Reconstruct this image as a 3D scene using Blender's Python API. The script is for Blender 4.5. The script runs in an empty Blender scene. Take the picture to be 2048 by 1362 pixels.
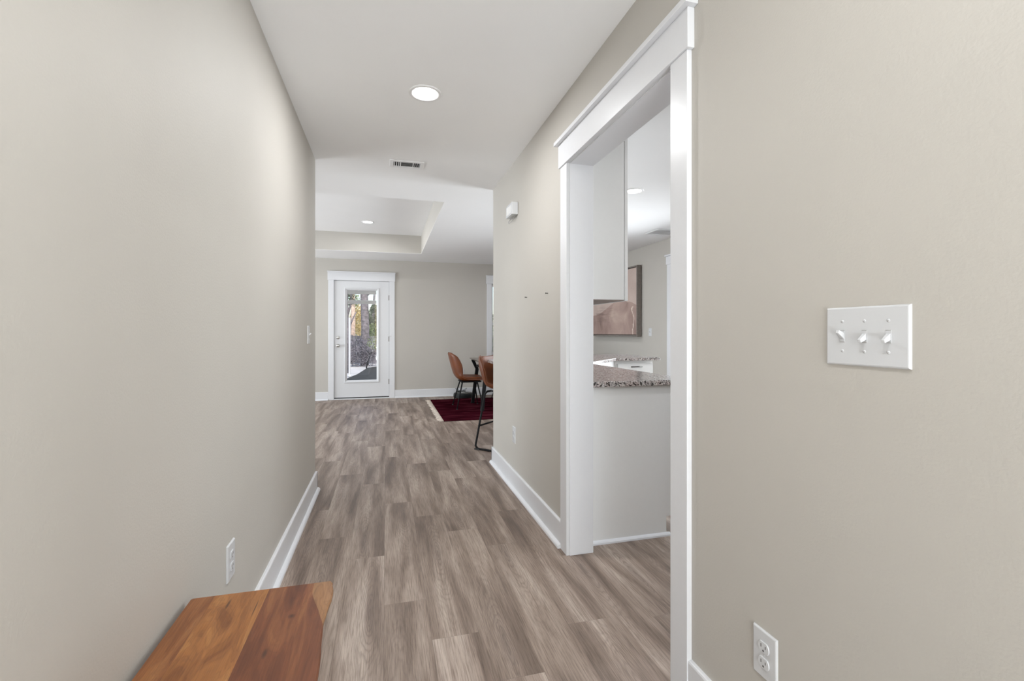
import bpy, bmesh, math, random
from mathutils import Vector, Matrix
PI = math.pi
random.seed(7)
S = bpy.context.scene
C = S.collection
TH = 0.26265                      # yaw of the camera to the right of the hall axis
# ------------------------------------------------------------------ camera
cam_data = bpy.data.cameras.new('camera')
cam = bpy.data.objects.new('camera', cam_data); C.objects.link(cam)
cam.location = (0, 0, 1.166); cam.rotation_euler = (PI/2, 0, -TH)
cam_data.sensor_width = 36; cam_data.lens = 934.617/2048*36
cam_data.shift_y = -(681-664.7)/2048
cam_data.clip_start = .02; cam_data.clip_end = 300
S.camera = cam
# ------------------------------------------------------------------ colour management
S.view_settings.view_transform = 'Standard'; S.view_settings.look = 'None'
S.view_settings.gamma = 1; S.view_settings.use_curve_mapping = False
S.view_settings.exposure = 0.21
# ------------------------------------------------------------------ world
W = bpy.data.worlds.new('world'); S.world = W; W.use_nodes = True
wn = W.node_tree; wn.nodes.clear()
sky = wn.nodes.new('ShaderNodeTexSky'); sky.sky_type = 'NISHITA'
sky.sun_disc = False; sky.sun_elevation = math.radians(38); sky.sun_rotation = math.radians(170)
sky.air_density = 1.0; sky.dust_density = 2.0
wb = wn.nodes.new('ShaderNodeBackground'); wb.inputs[1].default_value = .26
wo = wn.nodes.new('ShaderNodeOutputWorld')
wn.links.new(sky.outputs[0], wb.inputs[0]); wn.links.new(wb.outputs[0], wo.inputs[0])

def light(name, kind, loc, energy, color=(1, 1, 1), rot=(0, 0, 0), size=None, size_y=None, **kw):
    l = bpy.data.lights.new(name, kind); l.energy = energy; l.color = color
    if kind == 'AREA':
        if size_y: l.shape = 'RECTANGLE'; l.size = size; l.size_y = size_y
        else: l.shape = 'DISK'; l.size = size
    elif kind == 'SUN': l.angle = size
    elif size is not None: l.shadow_soft_size = size
    for k, v in kw.items(): setattr(l, k, v)
    o = bpy.data.objects.new(name, l); o.location = loc; o.rotation_euler = rot; C.objects.link(o)
    return o
# sun, from the front of the house onto the back garden
light('sun', 'SUN', (4, -12, 14), 2.5, (1, .95, .87), (math.radians(46), 0, math.radians(14)), size=.01)
DAY = (.90, .955, 1.0)
# daylight at the dining window, then unseen fill lights, all tilted upward
light('daylight_dining', 'AREA', (4.80, 4.90, .95), 225, DAY, (0, PI/2+.22, 0), 2.0, 2.2)
light('fill_living', 'AREA', (-5.90, 6.3, 1.00), 310, DAY, (0, -PI/2-.55, 0), 1.8, 3.6)  # added fill for the living area, no window known there
light('fill_kitchen', 'AREA', (3.90, 1.60, 1.45), 31, DAY, (0, PI/2+.5, 0), .8, 1.2)  # added fill for the kitchen, no window known there
light('fill_foyer', 'AREA', (.21, -2.30, .36), 104, (.91, .965, 1.0), (PI/2+1.18, 0, 0), 1.2, 1.4)  # unseen up-light added behind the camera to brighten the hall ceiling
WARM = (.975, .985, 1.0)

# ------------------------------------------------------------------ materials
def nt(name):
    m = bpy.data.materials.new(name); m.use_nodes = True
    n = m.node_tree; b = n.nodes['Principled BSDF']
    return m, n, b
def N(n, t, **kw):
    x = n.nodes.new(t)
    for k, v in kw.items(): setattr(x, k, v)
    return x
def math_n(n, op, a, b=None, c=None, clamp=False):
    x = n.nodes.new('ShaderNodeMath'); x.operation = op; x.use_clamp = clamp
    for i, v in enumerate((a, b, c)):
        if v is None: continue
        if isinstance(v, (int, float)): x.inputs[i].default_value = v
        else: n.links.new(v, x.inputs[i])
    return x.outputs[0]
def ramp(n, fac, stops):
    r = n.nodes.new('ShaderNodeValToRGB'); e = r.color_ramp.elements
    while len(e) < len(stops): e.new(.5)
    for i, (p, c) in enumerate(stops):
        e[i].position = p; e[i].color = (*c, 1) if len(c) == 3 else c
    n.links.new(fac, r.inputs[0]); return r.outputs[0]
def mixc(n, fac, a, b, mode='MIX'):
    x = n.nodes.new('ShaderNodeMix'); x.data_type = 'RGBA'; x.blend_type = mode
    for i, v in ((0, fac), (6, a), (7, b)):
        if isinstance(v, (int, float)): x.inputs[i].default_value = v
        elif isinstance(v, tuple): x.inputs[i].default_value = (*v[:3], 1)
        else: n.links.new(v, x.inputs[i])
    return x.outputs[2]
def bump(n, b, h, strength, dist=.002):
    x = n.nodes.new('ShaderNodeBump'); x.inputs['Strength'].default_value = strength
    x.inputs['Distance'].default_value = dist
    n.links.new(h, x.inputs['Height']); n.links.new(x.outputs[0], b.inputs['Normal'])
def simple(name, col, rough=.5, metal=0, noise=0, nscale=40, bmp=0, bscale=200, spec=None):
    m, n, b = nt(name)
    b.inputs['Roughness'].default_value = rough; b.inputs['Metallic'].default_value = metal
    if spec is not None: b.inputs['Specular IOR Level'].default_value = spec
    tc = N(n, 'ShaderNodeTexCoord')
    no = N(n, 'ShaderNodeTexNoise'); no.inputs['Scale'].default_value = nscale; no.inputs['Detail'].default_value = 4
    n.links.new(tc.outputs['Object'], no.inputs['Vector'])
    a = tuple(c*(1-noise) for c in col); c2 = tuple(min(1, c*(1+noise)) for c in col)
    n.links.new(ramp(n, no.outputs[0], [(.3, a), (.7, c2)]), b.inputs['Base Color'])
    if bmp:
        n2 = N(n, 'ShaderNodeTexNoise'); n2.inputs['Scale'].default_value = bscale; n2.inputs['Detail'].default_value = 2
        n.links.new(tc.outputs['Object'], n2.inputs['Vector'])
        bump(n, b, n2.outputs[0], bmp)
    return m
M = {}
M['wall'] = simple('wall_paint', (.520, .496, .455), .62, noise=.012, nscale=3, bmp=.22, bscale=170)
M['ceiling'] = simple('ceiling_paint', (.89, .89, .888), .75, noise=.008, nscale=3, bmp=.15, bscale=140)
M['trim'] = simple('trim_paint', (.73, .74, .765), .32, noise=.006, bmp=.03, bscale=60)
M['cabinet'] = simple('cabinet_paint', (.80, .80, .79), .38, noise=.006)
M['plate'] = simple('white_plastic', (.63, .64, .655), .25, noise=.004)
M['slot'] = simple('outlet_slot', (.08, .08, .08), .6)
M['door'] = simple('door_paint', (.70, .71, .73), .35, noise=.006)
M['nickel'] = simple('satin_nickel', (.62, .61, .59), .28, metal=1, noise=.03)
M['blackmetal'] = simple('black_powder_coat', (.008, .008, .009), .5, noise=.2, bmp=.05, spec=.18)
M['hinge'] = simple('aged_hinge', (.22, .21, .20), .4, metal=.6)
M['blind'] = simple('blind_white', (.80, .80, .80), .5)
M['fixture'] = simple('fixture_white', (.84, .84, .84), .4, noise=.004)
M['darkbar'] = simple('dark_bronze', (.05, .045, .042), .35, metal=.7)
M['blackplastic'] = simple('black_plastic', (.010, .012, .013), .35, noise=.1, spec=.3)
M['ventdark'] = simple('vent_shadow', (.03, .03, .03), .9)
M['galv'] = simple('galvanised', (.42, .42, .41), .5, metal=.3)
M['concrete'] = simple('patio_sand', (.62, .60, .57), .95, noise=.12, nscale=2, bmp=.4, bscale=30)
M['groundshade'] = simple('shaded_ground', (.035, .035, .03), .95, noise=.5, nscale=18, bmp=.6, bscale=40)  # dark tone of the garden shadow, put into the colour
M['bark'] = simple('pine_bark', (.17, .155, .165), .9, noise=.45, nscale=12, bmp=.8, bscale=25)
M['fence'] = simple('weathered_fence', (.15, .145, .16), .9, noise=.3, nscale=7, bmp=.4, bscale=30)
M['frame'] = simple('taupe_frame', (.20, .175, .155), .5, noise=.12, nscale=30)
M['bark2'] = simple('pale_bark', (.55, .42, .34), .9, noise=.3, nscale=14)
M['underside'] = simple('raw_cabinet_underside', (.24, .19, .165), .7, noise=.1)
M['shield'] = simple('shield_grey', (.5, .5, .48), .8)
M['rubber'] = simple('rubber', (.03, .03, .03), .8)

def emis(name, col, st):
    m, n, b = nt(name); b.inputs['Base Color'].default_value = (.9, .9, .9, 1)
    b.inputs['Emission Color'].default_value = (*col, 1); b.inputs['Emission Strength'].default_value = st
    return m
M['lens'] = emis('lamp_lens', (1, .985, .96), 14)

def glass(name, tint=(1, 1, 1), fres=.06):
    m, n, b = nt(name); n.nodes.remove(b)
    t = N(n, 'ShaderNodeBsdfTransparent'); t.inputs[0].default_value = (*tint, 1)
    g = N(n, 'ShaderNodeBsdfGlossy'); g.inputs['Roughness'].default_value = .02
    fr = N(n, 'ShaderNodeFresnel'); fr.inputs[0].default_value = 1.45
    mx = N(n, 'ShaderNodeMixShader'); n.links.new(fr.outputs[0], mx.inputs[0])
    n.links.new(t.outputs[0], mx.inputs[1]); n.links.new(g.outputs[0], mx.inputs[2])
    n.links.new(mx.outputs[0], n.nodes['Material Output'].inputs[0]); return m
M['glass'] = glass('window_glass', (.985, .988, .99))

def leather():
    m, n, b = nt('tan_leather'); tc = N(n, 'ShaderNodeTexCoord')
    no = N(n, 'ShaderNodeTexNoise'); no.inputs['Scale'].default_value = 5; no.inputs['Detail'].default_value = 5
    n.links.new(tc.outputs['Object'], no.inputs['Vector'])
    n.links.new(ramp(n, no.outputs[0], [(.3, (.100, .023, .004)), (.7, (.185, .048, .009))]), b.inputs['Base Color'])
    b.inputs['Roughness'].default_value = .42
    v = N(n, 'ShaderNodeTexVoronoi'); v.inputs['Scale'].default_value = 260
    n.links.new(tc.outputs['Object'], v.inputs['Vector']); bump(n, b, v.outputs[0], .15, .001)
    return m
M['leather'] = leather()

def granite():
    m, n, b = nt('speckled_granite'); tc = N(n, 'ShaderNodeTexCoord')
    v = N(n, 'ShaderNodeTexVoronoi'); v.inputs['Scale'].default_value = 140
    v2 = N(n, 'ShaderNodeTexNoise'); v2.inputs['Scale'].default_value = 120; v2.inputs['Detail'].default_value = 3
    v3 = N(n, 'ShaderNodeTexNoise'); v3.inputs['Scale'].default_value = 34; v3.inputs['Detail'].default_value = 2
    for q in (v, v2, v3): n.links.new(tc.outputs['Object'], q.inputs['Vector'])
    sep = N(n, 'ShaderNodeSeparateColor'); n.links.new(v.outputs['Color'], sep.inputs[0])
    base = ramp(n, sep.outputs[0], [(0, (.06, .055, .055)), (.22, (.07, .065, .06)), (.30, (.34, .31, .30)), (.6, (.50, .46, .45)), (.8, (.62, .59, .57)), (1, (.72, .70, .68))])
    dark = ramp(n, v2.outputs[0], [(.36, (.12, .11, .11)), (.44, (1, 1, 1))])
    c = mixc(n, .85, base, dark, 'MULTIPLY')
    pink = ramp(n, v3.outputs[0], [(.45, (1, 1, 1)), (.62, (.92, .84, .82))])
    n.links.new(mixc(n, 1.0, c, pink, 'MULTIPLY'), b.inputs['Base Color'])
    b.inputs['Roughness'].default_value = .16
    return m
M['granite'] = granite()

def floor_mat():
    m, n, b = nt('vinyl_planks')
    uv = N(n, 'ShaderNodeUVMap'); uv.uv_map = 'plank_uv'
    at = N(n, 'ShaderNodeAttribute'); at.attribute_name = 'plank_rand'
    r = N(n, 'ShaderNodeSeparateColor'); n.links.new(at.outputs['Color'], r.inputs[0])
    s = N(n, 'ShaderNodeSeparateXYZ'); n.links.new(uv.outputs[0], s.inputs[0])
    u, v = s.outputs[0], s.outputs[1]
    def vec(x, y, z=None):
        c = N(n, 'ShaderNodeCombineXYZ')
        for i, q in enumerate((x, y, z)):
            if q is None: continue
            if isinstance(q, (int, float)): c.inputs[i].default_value = q
            else: n.links.new(q, c.inputs[i])
        return c.outputs[0]
    zr = math_n(n, 'MULTIPLY', r.outputs[0], 37.0)
    # broad tonal bands along the plank
    n1 = N(n, 'ShaderNodeTexNoise'); n1.inputs['Scale'].default_value = 1; n1.inputs['Detail'].default_value = 2.5; n1.inputs['Distortion'].default_value = .5
    n.links.new(vec(math_n(n, 'MULTIPLY', u, 11), math_n(n, 'MULTIPLY', v, 1.1), zr), n1.inputs['Vector'])
    # fibres
    n2 = N(n, 'ShaderNodeTexNoise'); n2.inputs['Scale'].default_value = 1; n2.inputs['Detail'].default_value = 5; n2.inputs['Roughness'].default_value = .65
    n.links.new(vec(math_n(n, 'MULTIPLY', u, 260), math_n(n, 'MULTIPLY', v, 9), zr), n2.inputs['Vector'])
    # cathedral rings: nested, stretched contours warped by noise
    n3 = N(n, 'ShaderNodeTexNoise'); n3.inputs['Scale'].default_value = 1; n3.inputs['Detail'].default_value = 3
    n.links.new(vec(math_n(n, 'MULTIPLY', u, 18), math_n(n, 'MULTIPLY', v, 3.2), zr), n3.inputs['Vector'])
    uc = math_n(n, 'SUBTRACT', u, math_n(n, 'ADD', .045, math_n(n, 'MULTIPLY', r.outputs[1], .09)))
    vc = math_n(n, 'SUBTRACT', v, math_n(n, 'MULTIPLY', r.outputs[2], 1.22))
    d = math_n(n, 'SQRT', math_n(n, 'ADD', math_n(n, 'POWER', math_n(n, 'MULTIPLY', uc, 10.5), 2), math_n(n, 'POWER', math_n(n, 'MULTIPLY', vc, 1.25), 2)))
    f = math_n(n, 'ADD', math_n(n, 'MULTIPLY', d, 88), math_n(n, 'MULTIPLY', n3.outputs[0], 40))
    ring = math_n(n, 'ADD', math_n(n, 'MULTIPLY', math_n(n, 'SINE', f), .5), .5)
    ringw = math_n(n, 'MULTIPLY', math_n(n, 'POWER', ring, 3.0), math_n(n, 'SUBTRACT', 1.05, math_n(n, 'MULTIPLY', d, .95)), clamp=True)
    knot = math_n(n, 'SUBTRACT', 1, math_n(n, 'MULTIPLY', d, 4.2), clamp=True)
    tone = ramp(n, n1.outputs[0], [(.30, (.150, .108, .083)), (.41, (.230, .174, .139)), (.54, (.332, .262, .216)), (.68, (.450, .374, .318))])
    fib = ramp(n, n2.outputs[0], [(.34, (.60, .565, .54)), (.50, (.94, .94, .94)), (.66, (1.16, 1.16, 1.16))])
    c = mixc(n, 1, tone, fib, 'MULTIPLY')
    c = mixc(n, math_n(n, 'MULTIPLY', ringw, .46), c, (.125, .092, .078))
    c = mixc(n, math_n(n, 'MULTIPLY', knot, .45), c, (.10, .072, .062))
    pl = ramp(n, r.outputs[1], [(0, (.90, .88, .87)), (.5, (.99, .98, .97)), (1, (1.08, 1.08, 1.09))])
    c = mixc(n, 1, c, pl, 'MULTIPLY')
    # plank edges (micro bevel)
    eu = math_n(n, 'MINIMUM', u, math_n(n, 'SUBTRACT', .178, u))
    at2 = N(n, 'ShaderNodeAttribute'); at2.attribute_name = 'plank_len'
    ev = math_n(n, 'MINIMUM', v, math_n(n, 'SUBTRACT', at2.outputs['Fac'], v))
    e = math_n(n, 'MINIMUM', eu, ev)
    edge = math_n(n, 'SUBTRACT', 1, math_n(n, 'DIVIDE', e, .0013), clamp=True)
    c = mixc(n, math_n(n, 'MULTIPLY', edge, .45), c, (.09, .07, .06))
    n.links.new(c, b.inputs['Base Color'])
    ro = math_n(n, 'ADD', .42, math_n(n, 'MULTIPLY', n2.outputs[0], .16)); n.links.new(ro, b.inputs['Roughness'])
    hb = math_n(n, 'SUBTRACT', math_n(n, 'MULTIPLY', n2.outputs[0], .3), edge)
    bump(n, b, hb, .25, .001)
    return m
M['floor'] = floor_mat()

def bench_mat():
    m, n, b = nt('acacia_wood'); tc = N(n, 'ShaderNodeTexCoord')
    s = N(n, 'ShaderNodeSeparateXYZ'); n.links.new(tc.outputs['Object'], s.inputs[0])
    x, y = s.outputs[0], s.outputs[1]
    def vec(a, bb, z=0):
        c = N(n, 'ShaderNodeCombineXYZ')
        for i, q in enumerate((a, bb, z)):
            if isinstance(q, (int, float)): c.inputs[i].default_value = q
            else: n.links.new(q, c.inputs[i])
        return c.outputs[0]
    wn_ = N(n, 'ShaderNodeTexNoise'); wn_.inputs['Scale'].default_value = 1; wn_.inputs['Detail'].default_value = 1
    n.links.new(vec(0, math_n(n, 'MULTIPLY', y, 5.5)), wn_.inputs['Vector'])
    # boards, local x measured from the wall-side edge
    b1 = math_n(n, 'GREATER_THAN', x, .055); b2 = math_n(n, 'GREATER_THAN', x, .185)
    b3 = math_n(n, 'GREATER_THAN', math_n(n, 'ADD', x, math_n(n, 'ADD', math_n(n, 'MULTIPLY', y, .22), math_n(n, 'MULTIPLY', math_n(n, 'SUBTRACT', wn_.outputs[0], .5), .05))), .298)
    idx = math_n(n, 'ADD', b1, b2)
    z = math_n(n, 'MULTIPLY', idx, 7.3)
    n1 = N(n, 'ShaderNodeTexNoise'); n1.inputs['Scale'].default_value = 1; n1.inputs['Detail'].default_value = 4; n1.inputs['Distortion'].default_value = 1.6
    n.links.new(vec(math_n(n, 'MULTIPLY', x, 16), math_n(n, 'MULTIPLY', y, 2.6), z), n1.inputs['Vector'])
    n2 = N(n, 'ShaderNodeTexNoise'); n2.inputs['Scale'].default_value = 1; n2.inputs['Detail'].default_value = 4
    n.links.new(vec(math_n(n, 'MULTIPLY', x, 320), math_n(n, 'MULTIPLY', y, 14), z), n2.inputs['Vector'])
    ring = math_n(n, 'ADD', math_n(n, 'MULTIPLY', math_n(n, 'SINE', math_n(n, 'MULTIPLY', n1.outputs[0], 75)), .5), .5)
    light_b = ramp(n, n1.outputs[0], [(.28, (.17, .056, .014)), (.5, (.33, .132, .036)), (.72, (.44, .215, .070))])
    dark_b = ramp(n, n1.outputs[0], [(.28, (.085, .022, .009)), (.5, (.18, .057, .021)), (.72, (.28, .110, .040))])
    light_b = mixc(n, math_n(n, 'SUBTRACT', 1, b1), light_b, mixc(n, .5, light_b, dark_b))
    c = mixc(n, b2, light_b, dark_b)
    c = mixc(n, b3, c, ramp(n, n1.outputs[0], [(.3, (.23, .105, .040)), (.7, (.36, .19, .085))]))
    c = mixc(n, math_n(n, 'MULTIPLY', math_n(n, 'POWER', ring, 4), .22), c, (.10, .03, .012))
    c = mixc(n, 1, c, ramp(n, n2.outputs[0], [(.3, (.82, .80, .78)), (.7, (1.12, 1.12, 1.12))]), 'MULTIPLY')
    # knots and gum streaks
    def spot(cx, cy, ax, ay, k):
        return math_n(n, 'SUBTRACT', 1, math_n(n, 'POWER', math_n(n, 'ADD', math_n(n, 'POWER', math_n(n, 'DIVIDE', math_n(n, 'SUBTRACT', x, cx), ax), 2), math_n(n, 'POWER', math_n(n, 'DIVIDE', math_n(n, 'SUBTRACT', y, cy), ay), 2)), k), clamp=True)
    kn = spot(.266, -.148, .009, .011, .8); kn = math_n(n, 'MAXIMUM', kn, spot(.236, -.278, .006, .020, 1)); kn = math_n(n, 'MAXIMUM', kn, spot(.171, -.085, .002, .05, 1))
    kn = math_n(n, 'MAXIMUM', kn, spot(.10, -.052, .004, .03, 1))
    c = mixc(n, math_n(n, 'MULTIPLY', kn, .8), c, (.035, .014, .01))
    n.links.new(c, b.inputs['Base Color'])
    b.inputs['Roughness'].default_value = .34; bump(n, b, n2.outputs[0], .12, .001)
    return m
M['bench'] = bench_mat()

def rug_mat():
    m, n, b = nt('burgundy_pile'); tc = N(n, 'ShaderNodeTexCoord')
    mp = N(n, 'ShaderNodeMapping'); mp.inputs['Scale'].default_value = (1.2, 4, 1); n.links.new(tc.outputs['Object'], mp.inputs[0])
    no = N(n, 'ShaderNodeTexNoise'); no.inputs['Scale'].default_value = 2.2; no.inputs['Detail'].default_value = 6
    n.links.new(mp.outputs[0], no.inputs['Vector'])
    n.links.new(ramp(n, no.outputs[0], [(.32, (.018, .002, .004)), (.52, (.042, .005, .010)), (.72, (.090, .020, .028))]), b.inputs['Base Color'])
    b.inputs['Roughness'].default_value = 1; b.inputs['Specular IOR Level'].default_value = 0
    n2 = N(n, 'ShaderNodeTexNoise'); n2.inputs['Scale'].default_value = 300; n.links.new(tc.outputs['Object'], n2.inputs['Vector'])
    bump(n, b, n2.outputs[0], .6, .004); return m
M['rug'] = rug_mat()
M['fringe'] = simple('cream_fringe', (.62, .54, .46), .9, noise=.35, nscale=60)

def painting_mat():
    m, n, b = nt('painted_canvas'); tc = N(n, 'ShaderNodeTexCoord')
    s = N(n, 'ShaderNodeSeparateXYZ'); n.links.new(tc.outputs['Object'], s.inputs[0])
    y, z = s.outputs[1], s.outputs[2]     # y: 0 near edge .. 1.5 far edge, z: 0 bottom .. 1
    no = N(n, 'ShaderNodeTexNoise'); no.inputs['Scale'].default_value = 2.3; no.inputs['Detail'].default_value = 7; no.inputs['Distortion'].default_value = .6
    n.links.new(tc.outputs['Object'], no.inputs['Vector'])
    ground = ramp(n, no.outputs[0], [(.25, (.17, .115, .10)), (.42, (.34, .235, .205)), (.6, (.45, .33, .285)), (.78, (.56, .44, .38))])
    up = ramp(n, no.outputs[0], [(.3, (.50, .39, .345)), (.7, (.60, .49, .44))])
    horizon = math_n(n, 'ADD', .47, math_n(n, 'MULTIPLY', math_n(n, 'SINE', math_n(n, 'MULTIPLY', y, 3.1)), .10))
    t = math_n(n, 'GREATER_THAN', z, math_n(n, 'ADD', horizon, math_n(n, 'MULTIPLY', math_n(n, 'SUBTRACT', no.outputs[0], .5), .12)))
    c = mixc(n, t, ground, up)
    # dark strata on the far (left) side
    st = N(n, 'ShaderNodeTexNoise'); st.inputs['Scale'].default_value = 1; st.inputs['Detail'].default_value = 5
    mp = N(n, 'ShaderNodeMapping'); mp.inputs['Scale'].default_value = (1, 3, 22); n.links.new(tc.outputs['Object'], mp.inputs[0]); n.links.new(mp.outputs[0], st.inputs['Vector'])
    side = math_n(n, 'MULTIPLY', math_n(n, 'MULTIPLY', math_n(n, 'SUBTRACT', y, .62), 3.5, clamp=True), math_n(n, 'SUBTRACT', 1, math_n(n, 'DIVIDE', math_n(n, 'ABSOLUTE', math_n(n, 'SUBTRACT', z, .36)), .19), clamp=True))
    c = mixc(n, math_n(n, 'MULTIPLY', side, ramp(n, st.outputs[0], [(.48, (0, 0, 0)), (.62, (.55, .55, .55))])), c, (.16, .11, .10))
    # pale crack running down
    cr = N(n, 'ShaderNodeTexNoise'); cr.inputs['Scale'].default_value = 5; cr.inputs['Detail'].default_value = 5
    n.links.new(tc.outputs['Object'], cr.inputs['Vector'])
    lx = math_n(n, 'ADD', .13, math_n(n, 'MULTIPLY', math_n(n, 'SUBTRACT', cr.outputs[0], .5), .25))
    ln = math_n(n, 'SUBTRACT', 1, math_n(n, 'DIVIDE', math_n(n, 'ABSOLUTE', math_n(n, 'SUBTRACT', y, lx)), .014), clamp=True)
    ln = math_n(n, 'MULTIPLY', ln, math_n(n, 'LESS_THAN', z, .46))
    c = mixc(n, ln, c, (.80, .70, .62))
    n.links.new(c, b.inputs['Base Color']); b.inputs['Roughness'].default_value = .7
    return m
M['painting'] = painting_mat()

def table_mat():
    m, n, b = nt('grey_wood_top'); tc = N(n, 'ShaderNodeTexCoord')
    mp = N(n, 'ShaderNodeMapping'); mp.inputs['Scale'].default_value = (2, 30, 1); n.links.new(tc.outputs['Object'], mp.inputs[0])
    no = N(n, 'ShaderNodeTexNoise'); no.inputs['Scale'].default_value = 2; no.inputs['Detail'].default_value = 5
    n.links.new(mp.outputs[0], no.inputs['Vector'])
    n.links.new(ramp(n, no.outputs[0], [(.3, (.10, .085, .075)), (.7, (.30, .27, .24))]), b.inputs['Base Color'])
    b.inputs['Roughness'].default_value = .35; return m
M['table'] = table_mat()

def leaf_mat(name, a, bb):
    m, n, b = nt(name); tc = N(n, 'ShaderNodeTexCoord')
    no = N(n, 'ShaderNodeTexNoise'); no.inputs['Scale'].default_value = 3; no.inputs['Detail'].default_value = 3
    n.links.new(tc.outputs['Object'], no.inputs['Vector'])
    n.links.new(ramp(n, no.outputs[0], [(.35, a), (.65, bb)]), b.inputs['Base Color']); b.inputs['Roughness'].default_value = .6
    return m
M['leaf_green'] = leaf_mat('green_leaves', (.06, .10, .035), (.24, .30, .13))
M['leaf_gold'] = leaf_mat('golden_leaves', (.42, .32, .12), (.70, .56, .28))
M['leaf_dark'] = leaf_mat('dark_leaves', (.03, .045, .03), (.12, .15, .09))

# ------------------------------------------------------------------ mesh helpers
class MB:
    def __init__(s): s.v = []; s.f = []; s.m = []; s.sm = []
    def add(s, vs, fs, mi=0, smooth=False):
        k = len(s.v); s.v += [tuple(v) for v in vs]
        for f in fs: s.f.append(tuple(i+k for i in f)); s.m.append(mi); s.sm.append(smooth)
        return s
    def box(s, x0, x1, y0, y1, z0, z1, mi=0):
        vs = [(x, y, z) for x in (x0, x1) for y in (y0, y1) for z in (z0, z1)]
        return s.add(vs, [(0, 1, 3, 2), (4, 6, 7, 5), (0, 4, 5, 1), (2, 3, 7, 6), (0, 2, 6, 4), (1, 5, 7, 3)], mi)
    def prism(s, pts, a, b, mi=0, axis='z'):
        """polygon pts in the plane normal to axis, extruded from a to b"""
        n = len(pts)
        def P(p, h): return {'z': (p[0], p[1], h), 'y': (p[0], h, p[1]), 'x': (h, p[0], p[1])}[axis]
        vs = [P(p, a) for p in pts]+[P(p, b) for p in pts]
        fs = [tuple(range(n))[::-1], tuple(range(n, 2*n))]+[(i, (i+1) % n, n+(i+1) % n, n+i) for i in range(n)]
        return s.add(vs, fs, mi)
    def cyl(s, c, r, h, axis='z', seg=32, mi=0, r2=None, smooth=True):
        r2 = r if r2 is None else r2
        def P(a, rr, hh):
            u, w = math.cos(a)*rr, math.sin(a)*rr
            d = {'z': (u, w, hh), 'y': (u, hh, w), 'x': (hh, u, w)}[axis]
            return (c[0]+d[0], c[1]+d[1], c[2]+d[2])
        A = [2*PI*i/seg for i in range(seg)]
        vs = [P(a, r, 0) for a in A]+[P(a, r2, h) for a in A]
        s.add(vs, [(i, (i+1) % seg, seg+(i+1) % seg, seg+i) for i in range(seg)], mi, smooth)
        s.add([P(a, r, 0) for a in A], [tuple(range(seg))[::-1]], mi)
        s.add([P(a, r2, h) for a in A], [tuple(range(seg))], mi); return s
    def lathe(s, c, prof, axis='z', seg=32, mi=0, smooth=True):
        vs = []
        for r, h in prof:
            for i in range(seg):
                a = 2*PI*i/seg; u, w = math.cos(a)*r, math.sin(a)*r
                d = {'z': (u, w, h), 'y': (u, h, w), 'x': (h, u, w)}[axis]
                vs.append((c[0]+d[0], c[1]+d[1], c[2]+d[2]))
        fs = [(j*seg+i, j*seg+(i+1) % seg, (j+1)*seg+(i+1) % seg, (j+1)*seg+i) for j in range(len(prof)-1) for i in range(seg)]
        return s.add(vs, fs, mi, smooth)
    def tube(s, pts, r, seg=10, mi=0, closed=False, radii=None):
        P = [Vector(p) for p in pts]; n = len(P); vs = []
        up = Vector((0, 0, 1)); prev = None
        for i, p in enumerate(P):
            if closed: t = (P[(i+1) % n]-P[i-1])
            else: t = (P[min(i+1, n-1)]-P[max(i-1, 0)])
            t.normalize()
            if prev is None:
                a = t.cross(up)
                if a.length < 1e-3: a = t.cross(Vector((0, 1, 0)))
            else: a = prev-t*prev.dot(t)
            a.normalize(); prev = a; bb = t.cross(a)
            rr = radii[i] if radii else r
            for k in range(seg):
                q = 2*PI*k/seg; vs.append(p+a*math.cos(q)*rr+bb*math.sin(q)*rr)
        m = n if closed else n-1
        fs = [(i*seg+k, i*seg+(k+1) % seg, ((i+1) % n)*seg+(k+1) % seg, ((i+1) % n)*seg+k) for i in range(m) for k in range(seg)]
        if not closed: fs += [tuple(range(seg))[::-1], tuple((n-1)*seg+k for k in range(seg))]
        return s.add(vs, fs, mi, True)
    def build(s, name, mats, parent=None, bevel=0, seg=2, loc=None):
        me = bpy.data.meshes.new(name)
        if loc: s.v = [(a-loc[0], b-loc[1], c-loc[2]) for a, b, c in s.v]
        me.from_pydata(s.v, [], s.f); me.update()
        bm = bmesh.new(); bm.from_mesh(me); bmesh.ops.recalc_face_normals(bm, faces=bm.faces); bm.to_mesh(me); bm.free()
        if not isinstance(mats, (list, tuple)): mats = [mats]
        for m in mats: me.materials.append(m)
        for p, mi, sm in zip(me.polygons, s.m, s.sm): p.material_index = mi; p.use_smooth = sm
        o = bpy.data.objects.new(name, me); C.objects.link(o)
        if parent: o.parent = parent
        if loc: o.location = loc
        if bevel:
            b = o.modifiers.new('bevel', 'BEVEL'); b.width = bevel; b.segments = seg; b.limit_method = 'ANGLE'; b.angle_limit = math.radians(40)
            b.harden_normals = False
        return o
def tag(o, label=None, cat=None, group=None, kind=None):
    for k, v in (('label', label), ('category', cat), ('group', group), ('kind', kind)):
        if v: o[k] = v
    return o
def empty(name, loc=(0, 0, 0), rz=0):
    o = bpy.data.objects.new(name, None); C.objects.link(o); o.location = loc; o.rotation_euler = (0, 0, rz)
    o.empty_display_size = .05; return o
def struct(o, label=None): o['kind'] = 'structure'; return o
def copy_tree(o, parent=None):
    c = o.copy(); C.objects.link(c); c.parent = parent
    for ch in list(o.children): copy_tree(ch, c)
    return c
def arc(c, r, a0, a1, n):
    return [(c[0]+r*math.cos(a0+(a1-a0)*i/n), c[1]+r*math.sin(a0+(a1-a0)*i/n)) for i in range(n+1)]

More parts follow.
